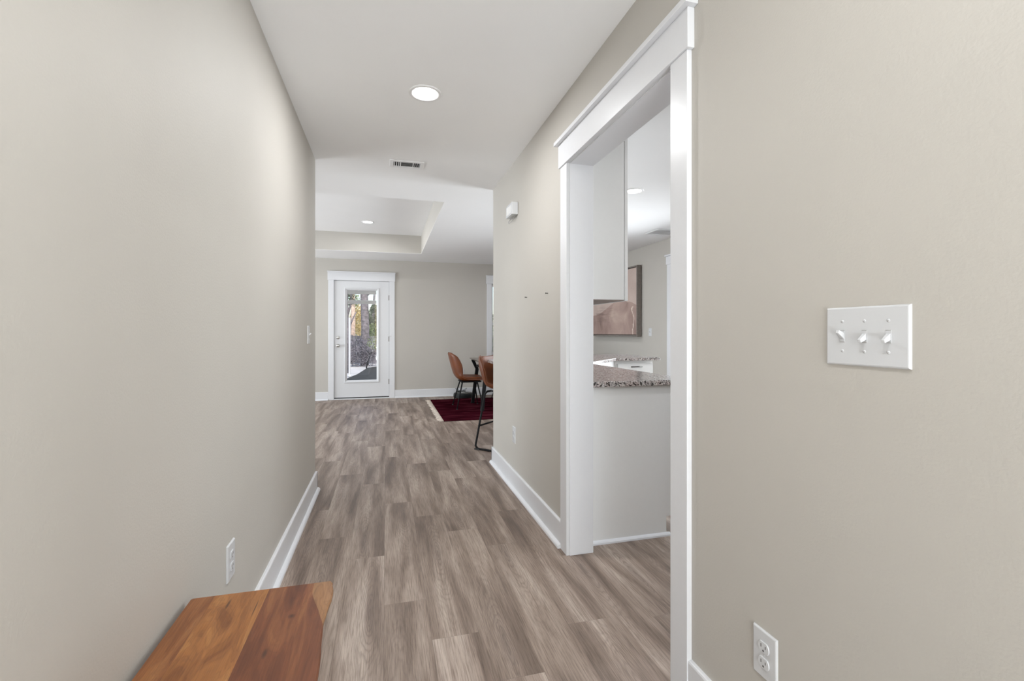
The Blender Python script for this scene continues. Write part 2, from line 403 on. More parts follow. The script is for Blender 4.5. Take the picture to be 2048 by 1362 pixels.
# ------------------------------------------------------------------ dimensions of the place
XL, XR, XR2 = -.5054, .9249, 1.040     # hall walls
YL, YR, YB = 3.6962, 4.0869, 8.5736    # ends of left and right hall wall, back wall
XE = 3.70                              # right-hand wall of kitchen and dining
XW = -5.0                              # far left wall of the living area
YF = -2.5                              # front of the foyer
H, HT = 2.44, 2.733                    # ceiling and tray
T = .12
BD = dict(x0=-.885, x1=.062, z1=2.078)   # rough opening of the garden door
BW = (1.905, 2.86, .55, 2.075)           # tall window: x0, x1, sill, head
DINE = (4.08, 5.50, .12, 2.08)           # dining window in the right-hand wall
O0, O1, OZ = 1.362, 2.276, 2.046       # cased opening

# ------------------------------------------------------------------ floor (one mesh, one face per plank)
def build_floor():
    w, L = .178, 1.22
    joints = {0: 2.07, 1: 1.79, 2: 1.52, 3: 2.50, 4: 1.744, 5: 2.29, 6: 1.70, -1: 2.53, -2: 1.60, -3: 3.28, -4: 2.2}
    x0, x1, y0, y1 = XW-.05, XE+.05, YF-.1, YB+.05
    vs, fs, uvs, rnd, ln = [], [], [], [], []
    k0 = math.floor((x0+.01)/w); k1 = math.ceil((x1+.01)/w)
    R = random.Random(11)
    for k in range(k0, k1):
        a = -.01+k*w; j = joints.get(k, R.uniform(0, L)); y = j-L*math.ceil((j-y0)/L)
        while y < y1:
            q = len(vs); b0, b1 = max(y, y0), min(y+L, y1)
            vs += [(a, b0, 0), (a+w, b0, 0), (a+w, b1, 0), (a, b1, 0)]
            fs.append((q, q+1, q+2, q+3)); uvs += [(0, b0-y), (w, b0-y), (w, b1-y), (0, b1-y)]
            c = (R.random(), R.random(), R.random(), 1); rnd += [c]*4; ln += [L]*4
            y += L
    me = bpy.data.meshes.new('floor'); me.from_pydata(vs, [], fs); me.update()
    me.uv_layers.new(name='plank_uv')
    me.attributes.new('plank_rand', 'FLOAT_COLOR', 'CORNER'); me.attributes.new('plank_len', 'FLOAT', 'CORNER')
    uv = me.uv_layers['plank_uv']; ca = me.attributes['plank_rand']; la = me.attributes['plank_len']
    for i in range(len(me.loops)):
        uv.data[i].uv = uvs[i]; ca.data[i].color = rnd[i]; la.data[i].value = ln[i]
    me.materials.append(M['floor'])
    o = bpy.data.objects.new('floor', me); C.objects.link(o)
    return struct(o)
build_floor()

# ------------------------------------------------------------------ walls
def walls():
    w = M['wall']
    struct(MB().box(XL-T, XL, YF, YL, 0, H).build('wall_left', w))
    m = MB().box(XR, XR2, YF, O0-.012, 0, H).box(XR, XR2, O1+.012, YR, 0, H).box(XR, XR2, O0-.012, O1+.012, OZ+.012, H)
    struct(m.build('wall_right', w))
    # back wall with the garden door and the tall window
    m = MB(); D0, D1, DZ = BD['x0'], BD['x1'], BD['z1']
    W0, W1, Z0, Z1 = BW
    m.box(XW, D0, YB, YB+T, 0, H).box(D1, W0, YB, YB+T, 0, H).box(W1, XE+T, YB, YB+T, 0, H)
    m.box(D0, D1, YB, YB+T, DZ, H).box(W0, W1, YB, YB+T, 0, Z0).box(W0, W1, YB, YB+T, Z1, H)
    struct(m.build('wall_back', w))
    # right-hand wall of kitchen and dining, two window openings
    m = MB(); y = YF
    for a, b, z0, z1 in ((.95, 2.25, 1.1, 2.05), DINE):
        m.box(XE, XE+T, y, a, 0, H).box(XE, XE+T, a, b, 0, z0).box(XE, XE+T, a, b, z1, H); y = b
    m.box(XE, XE+T, y, YB, 0, H)
    struct(m.build('wall_east', w))
    struct(MB().box(XW, XL-T, YL-T, YL, 0, H).build('wall_living_near', w))
    m = MB()
    m.box(XW-T, XW, YL-T, 4.6, 0, H).box(XW-T, XW, 8.0, YB+T, 0, H).box(XW-T, XW, 4.6, 8.0, 0, .5).box(XW-T, XW, 4.6, 8.0, 2.1, H)
    struct(m.build('wall_west', w))
    m = MB(); m.box(XL-T, -.45, YF-T, YF, 0, H).box(.87, XR2, YF-T, YF, 0, H).box(-.45, .87, YF-T, YF, 2.35, H)
    struct(m.build('wall_front', w))
    struct(MB().box(XR2, XE+T, YF-T, YF, 0, H).build('wall_kitchen_near', w))
walls()
# ceiling with the tray recess
TX0, TX1, TY0, TY1 = -3.6, .548, 4.584, 7.72
def ceiling():
    m = MB(); t = .004
    m.box(XW, TX0, YF, YB, H, H+t).box(TX1, XE, YF, YB, H, H+t).box(TX0, TX1, YF, TY0, H, H+t).box(TX0, TX1, TY1, YB, H, H+t)
    m.box(TX0-.1, TX1+.1, TY0-.1, TY1+.1, HT, HT+t)
    struct(m.build('ceiling', M['ceiling']))
    m = MB(); e = .02
    m.box(TX0-e, TX0, TY0-e, TY1+e, H+.0045, HT).box(TX1, TX1+e, TY0-e, TY1+e, H+.0045, HT).box(TX0, TX1, TY0-e, TY0, H+.0045, HT).box(TX0, TX1, TY1, TY1+e, H+.0045, HT)
    struct(m.build('wall_tray', M['wall']))
ceiling()
struct(MB().box(XW-.6, XE+.7, -5.5, YB+.5, 2.95, 3.05).build('sun_shield', M['shield']))  # unseen slab added to keep sun and sky light out of the rooms

# ------------------------------------------------------------------ baseboards
PROF = [(0, 0), (.034, 0), (.0335, .007), (.031, .013), (.026, .018), (.020, .021), (.0145, .022), (.0145, .134), (.0125, .139), (.009, .141), (0, .141)]
def base(name, runs, prof=PROF):
    """runs: (p0, p1, normal) in plan"""
    m = MB()
    for p0, p1, nrm in runs:
        p0, p1, nr = Vector((*p0, 0)), Vector((*p1, 0)), Vector((*nrm, 0)); k = len(prof)
        vs = [p0+nr*a+Vector((0, 0, b)) for a, b in prof]+[p1+nr*a+Vector((0, 0, b)) for a, b in prof]
        fs = [tuple(range(k))[::-1], tuple(range(k, 2*k))]+[(i, (i+1) % k, k+(i+1) % k, k+i) for i in range(k)]
        m.add(vs, fs)
    return struct(m.build(name, M['trim']))
base('baseboard_left', [((XL, YF), (XL, YL+.014), (1, 0)), ((XL+.0145, YL), (XW, YL), (0, 1))])
base('baseboard_right', [((XR, O1+.089+.002), (XR, YR+.014), (-1, 0)), ((XR-.0145, YR), (XR2, YR), (0, 1))])
base('baseboard_right_near', [((XR, YF), (XR, O0-.091), (-1, 0))])
base('baseboard_back', [((XW, YB), (-.966, YB), (0, -1)), ((.144, YB), (XE, YB), (0, -1))])
base('baseboard_east', [((XE, YF), (XE, DINE[0]-.1), (-1, 0)), ((XE, DINE[0]-.1), (XE, YB), (-1, 0))])

# ------------------------------------------------------------------ cased opening to the kitchen
def cased_opening():
    r = struct(empty('trim_1', (XR, (O0+O1)/2, 0)))
    L = r.location
    def P(m, nm, b=.0015): o = m.build(nm, M['trim'], r, bevel=b); o.location = -Vector(L); return o
    f = XR-.018
    P(MB().box(f, XR, O1+.005, O1+.094, 0, OZ+.005), 'side_casing')
    P(MB().box(f, XR, O0-.094, O0-.005, 0, OZ+.005), 'side_casing')
    P(MB().box(f-.007, XR, O0-.107, O1+.107, OZ+.005, 2.176), 'head_casing')
    P(MB().box(XR-.045, XR, O0-.125, O1+.125, 2.176, 2.196), 'head_cap')
    # jamb liners
    P(MB().box(XR-.0005, XR2+.018, O1, O1+.012, 0, OZ+.012), 'jamb')
    P(MB().box(XR-.0005, XR2+.018, O0-.012, O0, 0, OZ+.012), 'jamb')
    P(MB().box(XR-.0005, XR2+.018, O0, O1, OZ, OZ+.012), 'head_jamb')
    # casing on the kitchen side
    P(MB().box(XR2, XR2+.018, O1+.004, O1+.088, 0, OZ+.09).box(XR2, XR2+.018, O0-.09, O0-.004, 0, OZ+.09).box(XR2, XR2+.018, O0-.004, O1+.004, OZ+.004, OZ+.09), 'kitchen_side_casing')
cased_opening()

# ------------------------------------------------------------------ garden door
def garden_door():
    r = struct(empty('door_1', (-.41, YB, 0))); L = Vector(r.location)
    def P(m, nm, mat, b=0, par=None):
        o = m.build(nm, mat, par or r, bevel=b)
        if par is None: o.location = -L
        return o
    x0, x1, zt = -.868, .045, 2.062
    f = YB-.018
    P(MB().box(x0-.096, x0-.005, f, YB, 0, zt+.004), 'side_casing', M['trim'], .002)
    P(MB().box(x1+.007, x1+.098, f, YB, 0, zt+.004), 'side_casing', M['trim'], .002)
    P(MB().box(x0-.105, x1+.106, f-.008, YB, zt+.004, 2.203), 'head_casing', M['trim'], .002)
    P(MB().box(x0-.110, x1+.111, YB-.034, YB, 2.203, 2.223), 'head_cap', M['trim'], .003)
    P(MB().box(x0-.017, x0-.003, YB-.0005, YB+T, 0, zt+.016).box(x1+.003, x1+.017, YB-.0005, YB+T, 0, zt+.016).box(x0-.003, x1+.003, YB-.0005, YB+T, zt+.003, zt+.016), 'jamb', M['trim'])
    P(MB().box(x0-.003, x0+.014, YB+.051, YB+.066, .018, zt+.003).box(x1-.014, x1+.003, YB+.051, YB+.066, .018, zt+.003).box(x0+.014, x1-.014, YB+.051, YB+.066, zt-.012, zt+.003), 'door_stop', M['rubber'])
    P(MB().box(x0-.003, x1+.003, YB-.015, YB+T+.03, 0, .018), 'threshold', M['trim'], .003)
    P(MB().box(x0-.003, x1+.003, YB+.012, YB+.05, .018, .036), 'door_sweep', M['rubber'])
    # slab with the glazed opening
    y0, y1 = YB+.006, YB+.050; g0, g1, gz0, gz1 = -.690, -.138, .305, 1.925
    m = MB().box(x0, g0, y0, y1, .036, zt).box(g1, x1, y0, y1, .036, zt).box(g0, g1, y0, y1, .036, gz0).box(g0, g1, y0, y1, gz1, zt)
    slab = P(m, 'door_panel', M['door'])
    # moulded glazing frame: stepped profile swept round the opening
    a0, a1, b0, b1 = -.706, -.120, .287, 1.945
    fr = MB()
    steps = [(0, y0), (.002, y0-.010), (.012, y0-.013), (.022, y0-.009), (.030, y0-.002), (.040, y0+.006), (.046, y0+.012), (.046, y0+.022), (0, y0+.022)]
    vs = []
    for d, y in steps: vs += [(a0+d, y, b0+d), (a1-d, y, b0+d), (a1-d, y, b1-d), (a0+d, y, b1-d)]
    fs = [(j*4+i, j*4+(i+1) % 4, (j+1)*4+(i+1) % 4, (j+1)*4+i) for j in range(len(steps)-1) for i in range(4)]
    fr.add(vs, fs); P(fr, 'glazing_frame', M['door'])
    P(MB().box(-.662, -.164, y0+.016, y0+.019, .331, 1.901), 'glass_pane', M['glass'])
    P(MB().box(-.655, -.171, y0+.024, y0+.038, 1.835, 1.897), 'blind_headrail', M['blind'])
    P(MB().box(-.655, -.171, y0+.024, y0+.038, 1.664, 1.728), 'raised_blind_stack', M['blind'])
    kx = -.806
    for nm, z, rr in (('deadbolt', 1.076, .027), ('door_knob', .936, .030)):
        kb = P(MB().lathe((kx, y0, z), [(.001, -.012), (rr*.7, -.012), (rr, -.006), (rr, 0)], 'y', 28), nm, M['nickel'])
        if nm == 'deadbolt':
            P(MB().box(kx-.004, kx+.004, y0-.030, y0-.012, z-.014, z+.014), 'thumb_turn', M['nickel'], .002, kb)
        else:
            P(MB().lathe((kx, y0, z), [(.001, -.062), (.018, -.060), (.026, -.050), (.026, -.040), (.018, -.032), (.010, -.028), (.010, -.010)], 'y', 28), 'knob_handle', M['nickel'], 0, kb)
    for z in (1.777, 1.048, .294):
        P(MB().cyl((x1+.004, y0-.004, z-.045), .006, .09, 'z', 12).box(x1-.010, x1+.003, y0-.003, y0+.001, z-.045, z+.045), 'hinge', M['hinge'])
    P(MB().tube([(x1+.005, y0-.006, 1.098), (x1+.012, y0-.03, 1.100), (x1+.045, y0-.045, 1.100)], .0035, 8), 'hinge_door_stop', M['nickel'])
garden_door()

# ------------------------------------------------------------------ windows
def back_window():
    x0, x1, z0, z1 = BW; r = struct(empty('window_1', ((x0+x1)/2, YB, z0))); L = Vector(r.location)
    def P(m, nm, mat, b=0):
        o = m.build(nm, mat, r, bevel=b); o.location = -L; return o
    f = YB-.018
    P(MB().box(x0-.089, x0+.004, f, YB, z0, z1-.001), 'side_casing', M['trim'], .002)
    P(MB().box(x1-.004, x1+.089, f, YB, z0, z1-.001), 'side_casing', M['trim'], .002)
    P(MB().box(x0-.1, x1+.1, f-.008, YB, z1-.001, 2.213), 'head_casing', M['trim'], .002)
    P(MB().box(x0-.104, x1+.104, YB-.034, YB, 2.213, 2.233), 'head_cap', M['trim'], .002)
    P(MB().box(x0-.11, x1+.11, YB-.05, YB+.03, z0-.02, z0), 'window_stool', M['trim'], .004)
    P(MB().box(x0-.089, x1+.089, f, YB, z0-.11, z0-.02), 'apron', M['trim'], .002)
    m = MB(); y0, y1 = YB+.02, YB+.08
    for a, b, c, d in ((x0, x0+.03, z0, z1), (x1-.03, x1, z0, z1), (x0+.03, x1-.03, z0, z0+.04), (x0+.03, x1-.03, z1-.05, z1), (x0+.03, x1-.03, 1.30, 1.345)): m.box(a, b, y0, y1, c, d)
    P(m, 'sash_frame', M['trim'])
    P(MB().box(x0+.03, x1-.03, YB+.084, YB+.087, z0+.02, z1-.03), 'glass_pane', M['glass'])
back_window()
def dining_window():
    y0, y1, z0, z1 = DINE; r = struct(empty('window_2', (XE, (y0+y1)/2, z0))); L = Vector(r.location)
    def P(m, nm, mat, b=0):
        o = m.build(nm, mat, r, bevel=b); o.location = -L; return o
    f = XE-.018
    P(MB().box(f, XE, y0-.089, y0+.004, .0, z1+.005), 'side_casing', M['trim'], .002)
    P(MB().box(f, XE, y1-.004, y1+.089, .0, z1+.005), 'side_casing', M['trim'], .002)
    P(MB().box(f-.008, XE, y0-.1, y1+.1, z1+.005, 2.195), 'head_casing', M['trim'], .002)
    P(MB().box(XE-.042, XE, y0-.114, y1+.114, 2.195, 2.215), 'head_cap', M['trim'], .002)
    m = MB(); a, b = XE+.03, XE+.09
    for p, q, c, d in ((y0, y0+.04, z0, z1), (y1-.04, y1, z0, z1), (y0+.04, y1-.04, z0, z0+.05), (y0+.04, y1-.04, z1-.05, z1), (4.80, 4.86, z0+.05, z1-.05)): m.box(a, b, p, q, c, d)
    P(m, 'sash_frame', M['trim'])
    P(MB().box(XE+.094, XE+.097, y0+.02, y1-.02, z0+.02, z1-.03), 'glass_pane', M['glass'])
dining_window()

# ------------------------------------------------------------------ recessed lights
def recessed(x, y, z, label, power, first=[None]):
    r = empty('recessed_light', (x, y, z))
    tag(r, label, 'ceiling light', 'recessed ceiling lights')
    if first[0] is None:
        t = MB().lathe((0, 0, 0), [(.067, .012), (.067, -.003), (.071, -.0055), (.082, -.0055), (.0865, -.003), (.0875, 0)], 'z', 48).build('trim_ring', M['fixture'], r)
        l = MB().lathe((0, 0, 0), [(.0005, -.0022), (.05, -.002), (.067, .0005)], 'z', 48).build('lens', M['lens'], r)
        first[0] = (t, l)
    else:
        for q in first[0]:
            c = q.copy(); C.objects.link(c); c.parent = r
    lo = light('recessed_lamp', 'AREA', (0, 0, -.012), power, WARM, (0, 0, 0), .12)
    lo.parent = r
    return r
recessed(.200, 2.525, H, 'round white recessed light in the hallway ceiling', 13.5)
recessed(-.255, 6.94, HT, 'small round recessed light inside the raised tray ceiling', 7.3)
recessed(2.155, 3.78, H, 'round recessed light in the kitchen ceiling seen through the doorway', 8.6)
recessed(.200, .25, H, 'unseen round recessed light added in the hallway ceiling above the wooden bench', 7.3)  # from here on, cans out of view, added for their light
recessed(.200, -1.6, H, 'unseen round recessed light added in the ceiling by the front entrance', 7.3)
recessed(-2.8, 6.94, HT, 'unseen round recessed light added at the far left end of the tray ceiling', 7.3)
recessed(2.155, 1.6, H, 'unseen round recessed light added at the near end of the kitchen ceiling', 6.6)
recessed(2.3, 7.0, H, 'unseen round recessed light added above the dining table', 6.6)

# ------------------------------------------------------------------ vents
def hall_vent():
    x, y = .150, 3.625; w, d = .250, .150
    r = tag(empty('ceiling_vent', (x, y, H)), 'small white metal air register in the hallway ceiling', 'vent')
    f = MB(); a, b = w/2, d/2; i, j = a-.028, b-.028
    f.box(-a, -i, -b, b, -.006, 0).box(i, a, -b, b, -.006, 0).box(-i, i, -b, -j, -.006, 0).box(-i, i, j, b, -.006, 0)
    f.box(-.050, -.043, -j, j, -.006, 0).box(.043, .050, -j, j, -.006, 0)
    f.build('vent_frame', M['fixture'], r, bevel=.002)
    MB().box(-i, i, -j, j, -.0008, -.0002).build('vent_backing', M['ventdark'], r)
    for k in range(5):
        yy = -j+.012+k*.0175
        m = MB().add([(-.043, yy-.008, -.0055), (.043, yy-.008, -.0055), (.043, yy+.008, -.0012), (-.043, yy+.008, -.0012), (-.043, yy-.008, -.0045), (.043, yy-.008, -.0045), (.043, yy+.008, -.0005), (-.043, yy+.008, -.0005)],
                     [(0, 1, 2, 3), (7, 6, 5, 4), (0, 4, 5, 1), (1, 5, 6, 2), (2, 6, 7, 3), (3, 7, 4, 0)])
        m.build('slat', M['galv'], r)
    for sx in (-1, 1):
        for k in range(3):
            xx = sx*(.060+k*.0155)
            MB().prism([(xx-sx*.0032, -.0056), (xx+sx*.0022, -.001), (xx+sx*.0034, -.001), (xx-sx*.0020, -.0056)], -j, j, axis='y').build('slat', M['plate'], r)
hall_vent()
def kitchen_vent():
    r = tag(empty('ceiling_vent', (3.40, 5.21, H)), 'wide white return grille in the ceiling beyond the kitchen', 'vent')
    f = MB(); a, b = .19, .17; i, j = a-.03, b-.03
    f.box(-a, -i, -b, b, -.012, 0).box(i, a, -b, b, -.012, 0).box(-i, i, -b, -j, -.012, 0).box(-i, i, j, b, -.012, 0)
    f.build('vent_frame', M['fixture'], r, bevel=.003)
    MB().box(-i, i, -j, j, -.001, -.0003).build('vent_backing', M['blind'], r)
    for k in range(7):
        yy = -j+.02+k*.04
        MB().prism([(yy-.019, -.006), (yy+.019, -.002), (yy+.019, -.001), (yy-.019, -.005)], -i, i, axis='x').build('slat', M['fixture'], r)
kitchen_vent()

# ------------------------------------------------------------------ wall plates.  local frame: x = out of the wall is -y, built facing -y
def plate_mesh(w, h, t=.006):
    e = .0036; a, b = w/2, h/2
    vs = []
    for q, y in ((0, 0), (0, -t*.35), (e*.45, -t*.85), (e, -t)):
        vs += [(-a+q, y, -b+q), (a-q, y, -b+q), (a-q, y, b-q), (-a+q, y, b-q)]
    fs = [(j*4+i, j*4+(i+1) % 4, (j+1)*4+(i+1) % 4, (j+1)*4+i) for j in range(3) for i in range(4)]+[(12, 13, 14, 15), (3, 2, 1, 0)]
    return MB().add(vs, fs)
def screw(r, x, z, t=.006):
    MB().lathe((x, 0, z), [(.0004, -t-.0012), (.0026, -t-.0008), (.0033, -t)], 'y', 14).box(x-.0026, x+.0026, -t-.0014, -t-.0011, z-.0004, z+.0004, 1).build('screw', [M['plate'], M['galv']], r)
def outlet(loc, rz, label):
    r = tag(empty('wall_outlet', loc, rz), label, 'outlet', 'white duplex outlets')
    plate_mesh(.0755, .1205).build('cover_plate', M['plate'], r)
    for s in (-1, 1):
        cz = s*.0195; k = .0172; hh = .0137
        pts = [(k*math.cos(a), max(-hh, min(hh, k*math.sin(a)))) for a in [2*PI*i/36 for i in range(36)]]
        m = MB().prism([(p[0], cz+p[1]) for p in pts], -.0088, -.004, axis='y')
        rc = m.build('receptacle', M['plate'], r, bevel=.0008)
        sl = MB().box(-.0080, -.0060, -.0091, -.0086, cz-.001, cz+.0075).box(.0058, .0078, -.0091, -.0086, cz-.0003, cz+.0067)
        sl.prism([(q[0], cz-.0075+q[1]) for q in arc((0, 0), .0026, 0, PI, 8)]+[(-.0026, cz-.0095), (.0026, cz-.0095)], -.0091, -.0086, axis='y')
        sl.build('slot', M['slot'], rc)
    screw(r, 0, 0)
    return r
def toggle(r, x, up):
    MB().box(x-.0052, x+.0052, -.0060, -.0045, -.0122, .0122).box(x-.0050, x+.0050, -.0062, -.0058, .0112, .0124, 1).box(x-.0050, x+.0050, -.0062, -.0058, -.0124, -.0112, 1).build('switch_bezel', [M['plate'], M['galv']], r)
    s = 1 if up else -1
    m = MB()
    vs = [(x-.0046, -.006, -s*.006), (x+.0046, -.006, -s*.006), (x+.0046, -.006, s*.007), (x-.0046, -.006, s*.007),
          (x-.0034, -.0205, s*.0062), (x+.0034, -.0205, s*.0062), (x+.0038, -.0185, s*.0128), (x-.0038, -.0185, s*.0128)]
    m.add(vs, [(3, 2, 1, 0), (4, 5, 6, 7), (0, 1, 5, 4), (1, 2, 6, 5), (2, 3, 7, 6), (3, 0, 4, 7)])
    m.build('toggle', M['plate'], r, bevel=.0012)
def switch(loc, rz, label, gangs=1, w=.0755, h=.1205, ups=(True,), group=None):
    r = tag(empty('light_switch', loc, rz), label, 'light switch', group)
    plate_mesh(w, h, .0055).build('cover_plate', M['plate'], r)
    for g in range(gangs):
        x = (g-(gangs-1)/2)*.0462
        toggle(r, x, ups[g]); screw(r, x, .0305, .0055); screw(r, x, -.0305, .0055)
    return r
# a plate on the right wall faces -x: rotate by -90 deg; on the left wall faces +x: +90 deg
RW, LW = -PI/2, PI/2
switch((XR, .7165, 1.158), RW, 'wide white triple toggle switch on the wall right of the doorway', 3, .1676, .1198, (True, False, False))
outlet((XR, .972, .352), RW, 'white duplex outlet low on the right wall nearest the camera')
outlet((XL, 1.753, .404), LW, 'white duplex outlet low on the left wall above the wooden bench')
outlet((XR, 3.370, .400), RW, 'white duplex outlet low on the right wall beyond the doorway')
outlet((1.345, YB, .435), 0, 'white outlet on the far wall above the black robot vacuum')
switch((XL, 3.375, 1.150), LW, 'white toggle switch seen edge-on at the end of the left wall', group='single light switches')
switch((XE, 6.03, 1.168), RW, 'white wall switch right of the framed painting', group='single light switches')

# white chime box with wire bracket on the right wall
def chime():
    r = tag(empty('chime_box', (XR, 3.355, 2.068)), 'small white box high on the right wall with a wire bracket under it', 'wall box')
    MB().box(-.048, 0, -.085, .085, -.043, .046).build('housing', M['plate'], r, bevel=.004)
    MB().box(-.0495, -.0478, -.060, .060, -.028, .030).build('front_panel', M['cabinet'], r, bevel=.002)
    MB().box(-.036, -.006, -.060, .030, -.049, -.0428).build('speaker_slot', M['galv'], r)
    MB().tube([(-.012, -.070, -.043), (-.030, .0, -.082), (-.040, .035, -.088), (-.036, .045, -.070), (-.012, .070, -.043)], .0018, 8).build('wire_bracket', M['galv'], r)
chime()
# two small screws left in the wall
for px_y, z, lb in ((3.045, 1.405, 'tiny dark screw in the right wall below the white box, farther of the two'), (2.62, 1.398, 'tiny dark screw in the right wall beside the doorway trim')):
    r = tag(empty('wall_screw', (XR, px_y, z)), lb, 'screw', 'screws left in the hall wall')
    MB().cyl((-.014, 0, 0), .0022, .014, 'x', 10).build('shank', M['darkbar'], r)
    MB().lathe((-.014, 0, 0), [(.0003, -.003), (.004, -.0015), (.0045, 0), (.0005, .0005)], 'x', 12).build('head', M['darkbar'], r)

# ------------------------------------------------------------------ wooden bench
def bench():
    ox, oy, zt = -.490, 1.392, .472; L = 1.30
    r = tag(empty('wooden_bench', (ox+.17, oy-L/2, 0)), 'low reddish brown wooden bench against the left wall in the foreground', 'bench')
    edge = [(.345, -.001), (.347, -.02), (.3525, -.05), (.3520, -.09), (.3465, -.15), (.3440, -.19), (.3485, -.26), (.3550, -.33), (.3570, -.42), (.352, -.55), (.349, -.7), (.354, -.9), (.352, -1.1), (.350, -1.295)]
    pts = []
    for i in range(len(edge)-1):
        (a, b), (c, d) = edge[i], edge[i+1]
        for k in range(3):
            t = k/3; pts.append((a+(c-a)*t+random.uniform(-.0005, .0005), b+(d-b)*t))
    pts.append(edge[-1])
    top = [(0, -.004), (.004, 0)]+[(p[0]-.003 if i == 0 else p[0], p[1]) for i, p in enumerate(pts)]+[(0, -L)]
    n = len(top); vs = []
    def ins(p, d): return (p[0]-(d if p[0] > .2 else 0), p[1])
    for d, z in ((.003, 0), (0, -.003), (0, -.010), (.008, -.030), (.012, -.036)): vs += [(*ins(p, d), z) for p in top]
    fs = [tuple(range(n)), tuple(range(4*n, 5*n))[::-1]]+[(j*n+i, j*n+(i+1) % n, (j+1)*n+(i+1) % n, (j+1)*n+i) for j in range(4) for i in range(n)]
    o = MB().add(vs, fs).build('seat_plank', M['bench'], r); o.location = (ox-r.location.x, oy-r.location.y, zt)
    for yy in (-.20, -1.10):
        for xx in (.05, .285):
            m = MB().box(xx-.02, xx+.02, yy-.02, yy+.02, 0, zt-.036)
            q = m.build('leg', M['blackmetal'], r, bevel=.003); q.location = (ox-r.location.x, oy-r.location.y, 0)
    for xx in (.05, .285):
        q = MB().box(xx-.012, xx+.012, -1.08, -.22, zt-.062, zt-.036).build('rail', M['blackmetal'], r); q.location = (ox-r.location.x, oy-r.location.y, 0)
bench()

# ------------------------------------------------------------------ bucket seats
def shell_bm(prof, widths, wrap, thick, nx=14):
    """side profile [(y forward, z)], half width per station, wrap = how much the sides lift/turn"""
    # resample with catmull-rom
    def cr(P, t):
        i = min(int(t), len(P)-2); f = t-i
        p0, p1, p2, p3 = P[max(i-1, 0)], P[i], P[i+1], P[min(i+2, len(P)-1)]
        return tuple(.5*((2*b)+(-a+c)*f+(2*a-5*b+4*c-d)*f*f+(-a+3*b-3*c+d)*f**3) for a, b, c, d in zip(p0, p1, p2, p3))
    n = (len(prof)-1)*5+1
    vs, fs = [], []
    for j in range(n):
        t = j/5; y, z = cr(prof, t); w, = cr([(q,) for q in widths], t); k, = cr([(q,) for q in wrap], t)
        y2, z2 = cr(prof, min(t+.05, len(prof)-1.0001)); y1, z1 = cr(prof, max(t-.05, 0))
        ty, tz = y2-y1, z2-z1; l = math.hypot(ty, tz) or 1; ny, nz = -tz/l, ty/l     # normal pointing to the sitter
        if ny*1+nz*1 < 0: ny, nz = -ny, -nz
        for i in range(nx+1):
            s = -1+2*i/nx
            lift = k*abs(s)**2.6; x = w*math.sin(s*PI/2*.86)/math.sin(PI/2*.86)
            vs.append((x, y+ny*lift, z+nz*lift))
    for j in range(n-1):
        for i in range(nx): fs.append((j*(nx+1)+i, j*(nx+1)+i+1, (j+1)*(nx+1)+i+1, (j+1)*(nx+1)+i))
    return vs, fs, n, nx
def make_shell(name, prof, widths, wrap, thick, parent):
    vs, fs, n, nx = shell_bm(prof, widths, wrap, thick)
    o = MB().add(vs, fs, 0, True).build(name, M['leather'], parent)
    s = o.modifiers.new('solid', 'SOLIDIFY'); s.thickness = thick; s.offset = 0
    b = o.modifiers.new('bev', 'BEVEL'); b.width = thick*.35; b.segments = 3; b.limit_method = 'ANGLE'; b.angle_limit = math.radians(50)
    # welt seam along the rim
    rim = [vs[j*(nx+1)] for j in range(n)]+[vs[(n-1)*(nx+1)+i] for i in range(1, nx+1)]+[vs[j*(nx+1)+nx] for j in range(n-2, -1, -1)]+[vs[i] for i in range(nx-1, 0, -1)]
    MB().tube(rim, thick*.22, 6, closed=True).build('piping', M['leather'], o)
    return o
def make_chair(loc, rz, label, first=[None]):
    """faces +y locally"""
    if first[0] is not None:
        r = copy_tree(first[0]); r.location = loc; r.rotation_euler = (0, 0, rz); return tag(r, label)
    r = tag(empty('dining_chair', loc, rz), label, 'chair', 'dining chairs on the rug'); first[0] = r
    make_shell('bucket_seat', [(-.264, .832), (-.257, .802), (-.243, .75), (-.215, .64), (-.178, .525), (-.130, .462), (-.05, .436), (.06, .434), (.18, .438), (.245, .440)],
               [.085, .150, .190, .212, .215, .220, .225, .228, .222, .185], [.012, .035, .075, .10, .085, .05, .034, .026, .018, .008], .050, r)
    MB().box(-.17, .17, -.11, .20, .392, .408).build('mounting_plate', M['blackmetal'], r, bevel=.003)
    for sx in (-1, 1):
        for (fy, ty) in ((-.185, -.085), (.215, .14)):
            pts = [(sx*.235, fy, .010), (sx*.175, (fy+ty)/2, .21), (sx*.12, ty, .402), (sx*.05, ty, .412)]
            lg = MB().tube(pts, .0105, 10, radii=[.008, .010, .0115, .0115]).build('leg', M['blackmetal'], r)
            MB().cyl((sx*.235, fy, 0), .012, .012, 'z', 12).build('foot_cap', M['rubber'], lg)
    return r
# chair at the end of the table faces +x
make_chair((1.205, 7.19, .012), -PI/2, 'tan leather bucket dining chair at the near left end of the table')
make_chair((2.03, 7.86, .012), PI, 'tan leather bucket dining chair on the far side of the table by the window')

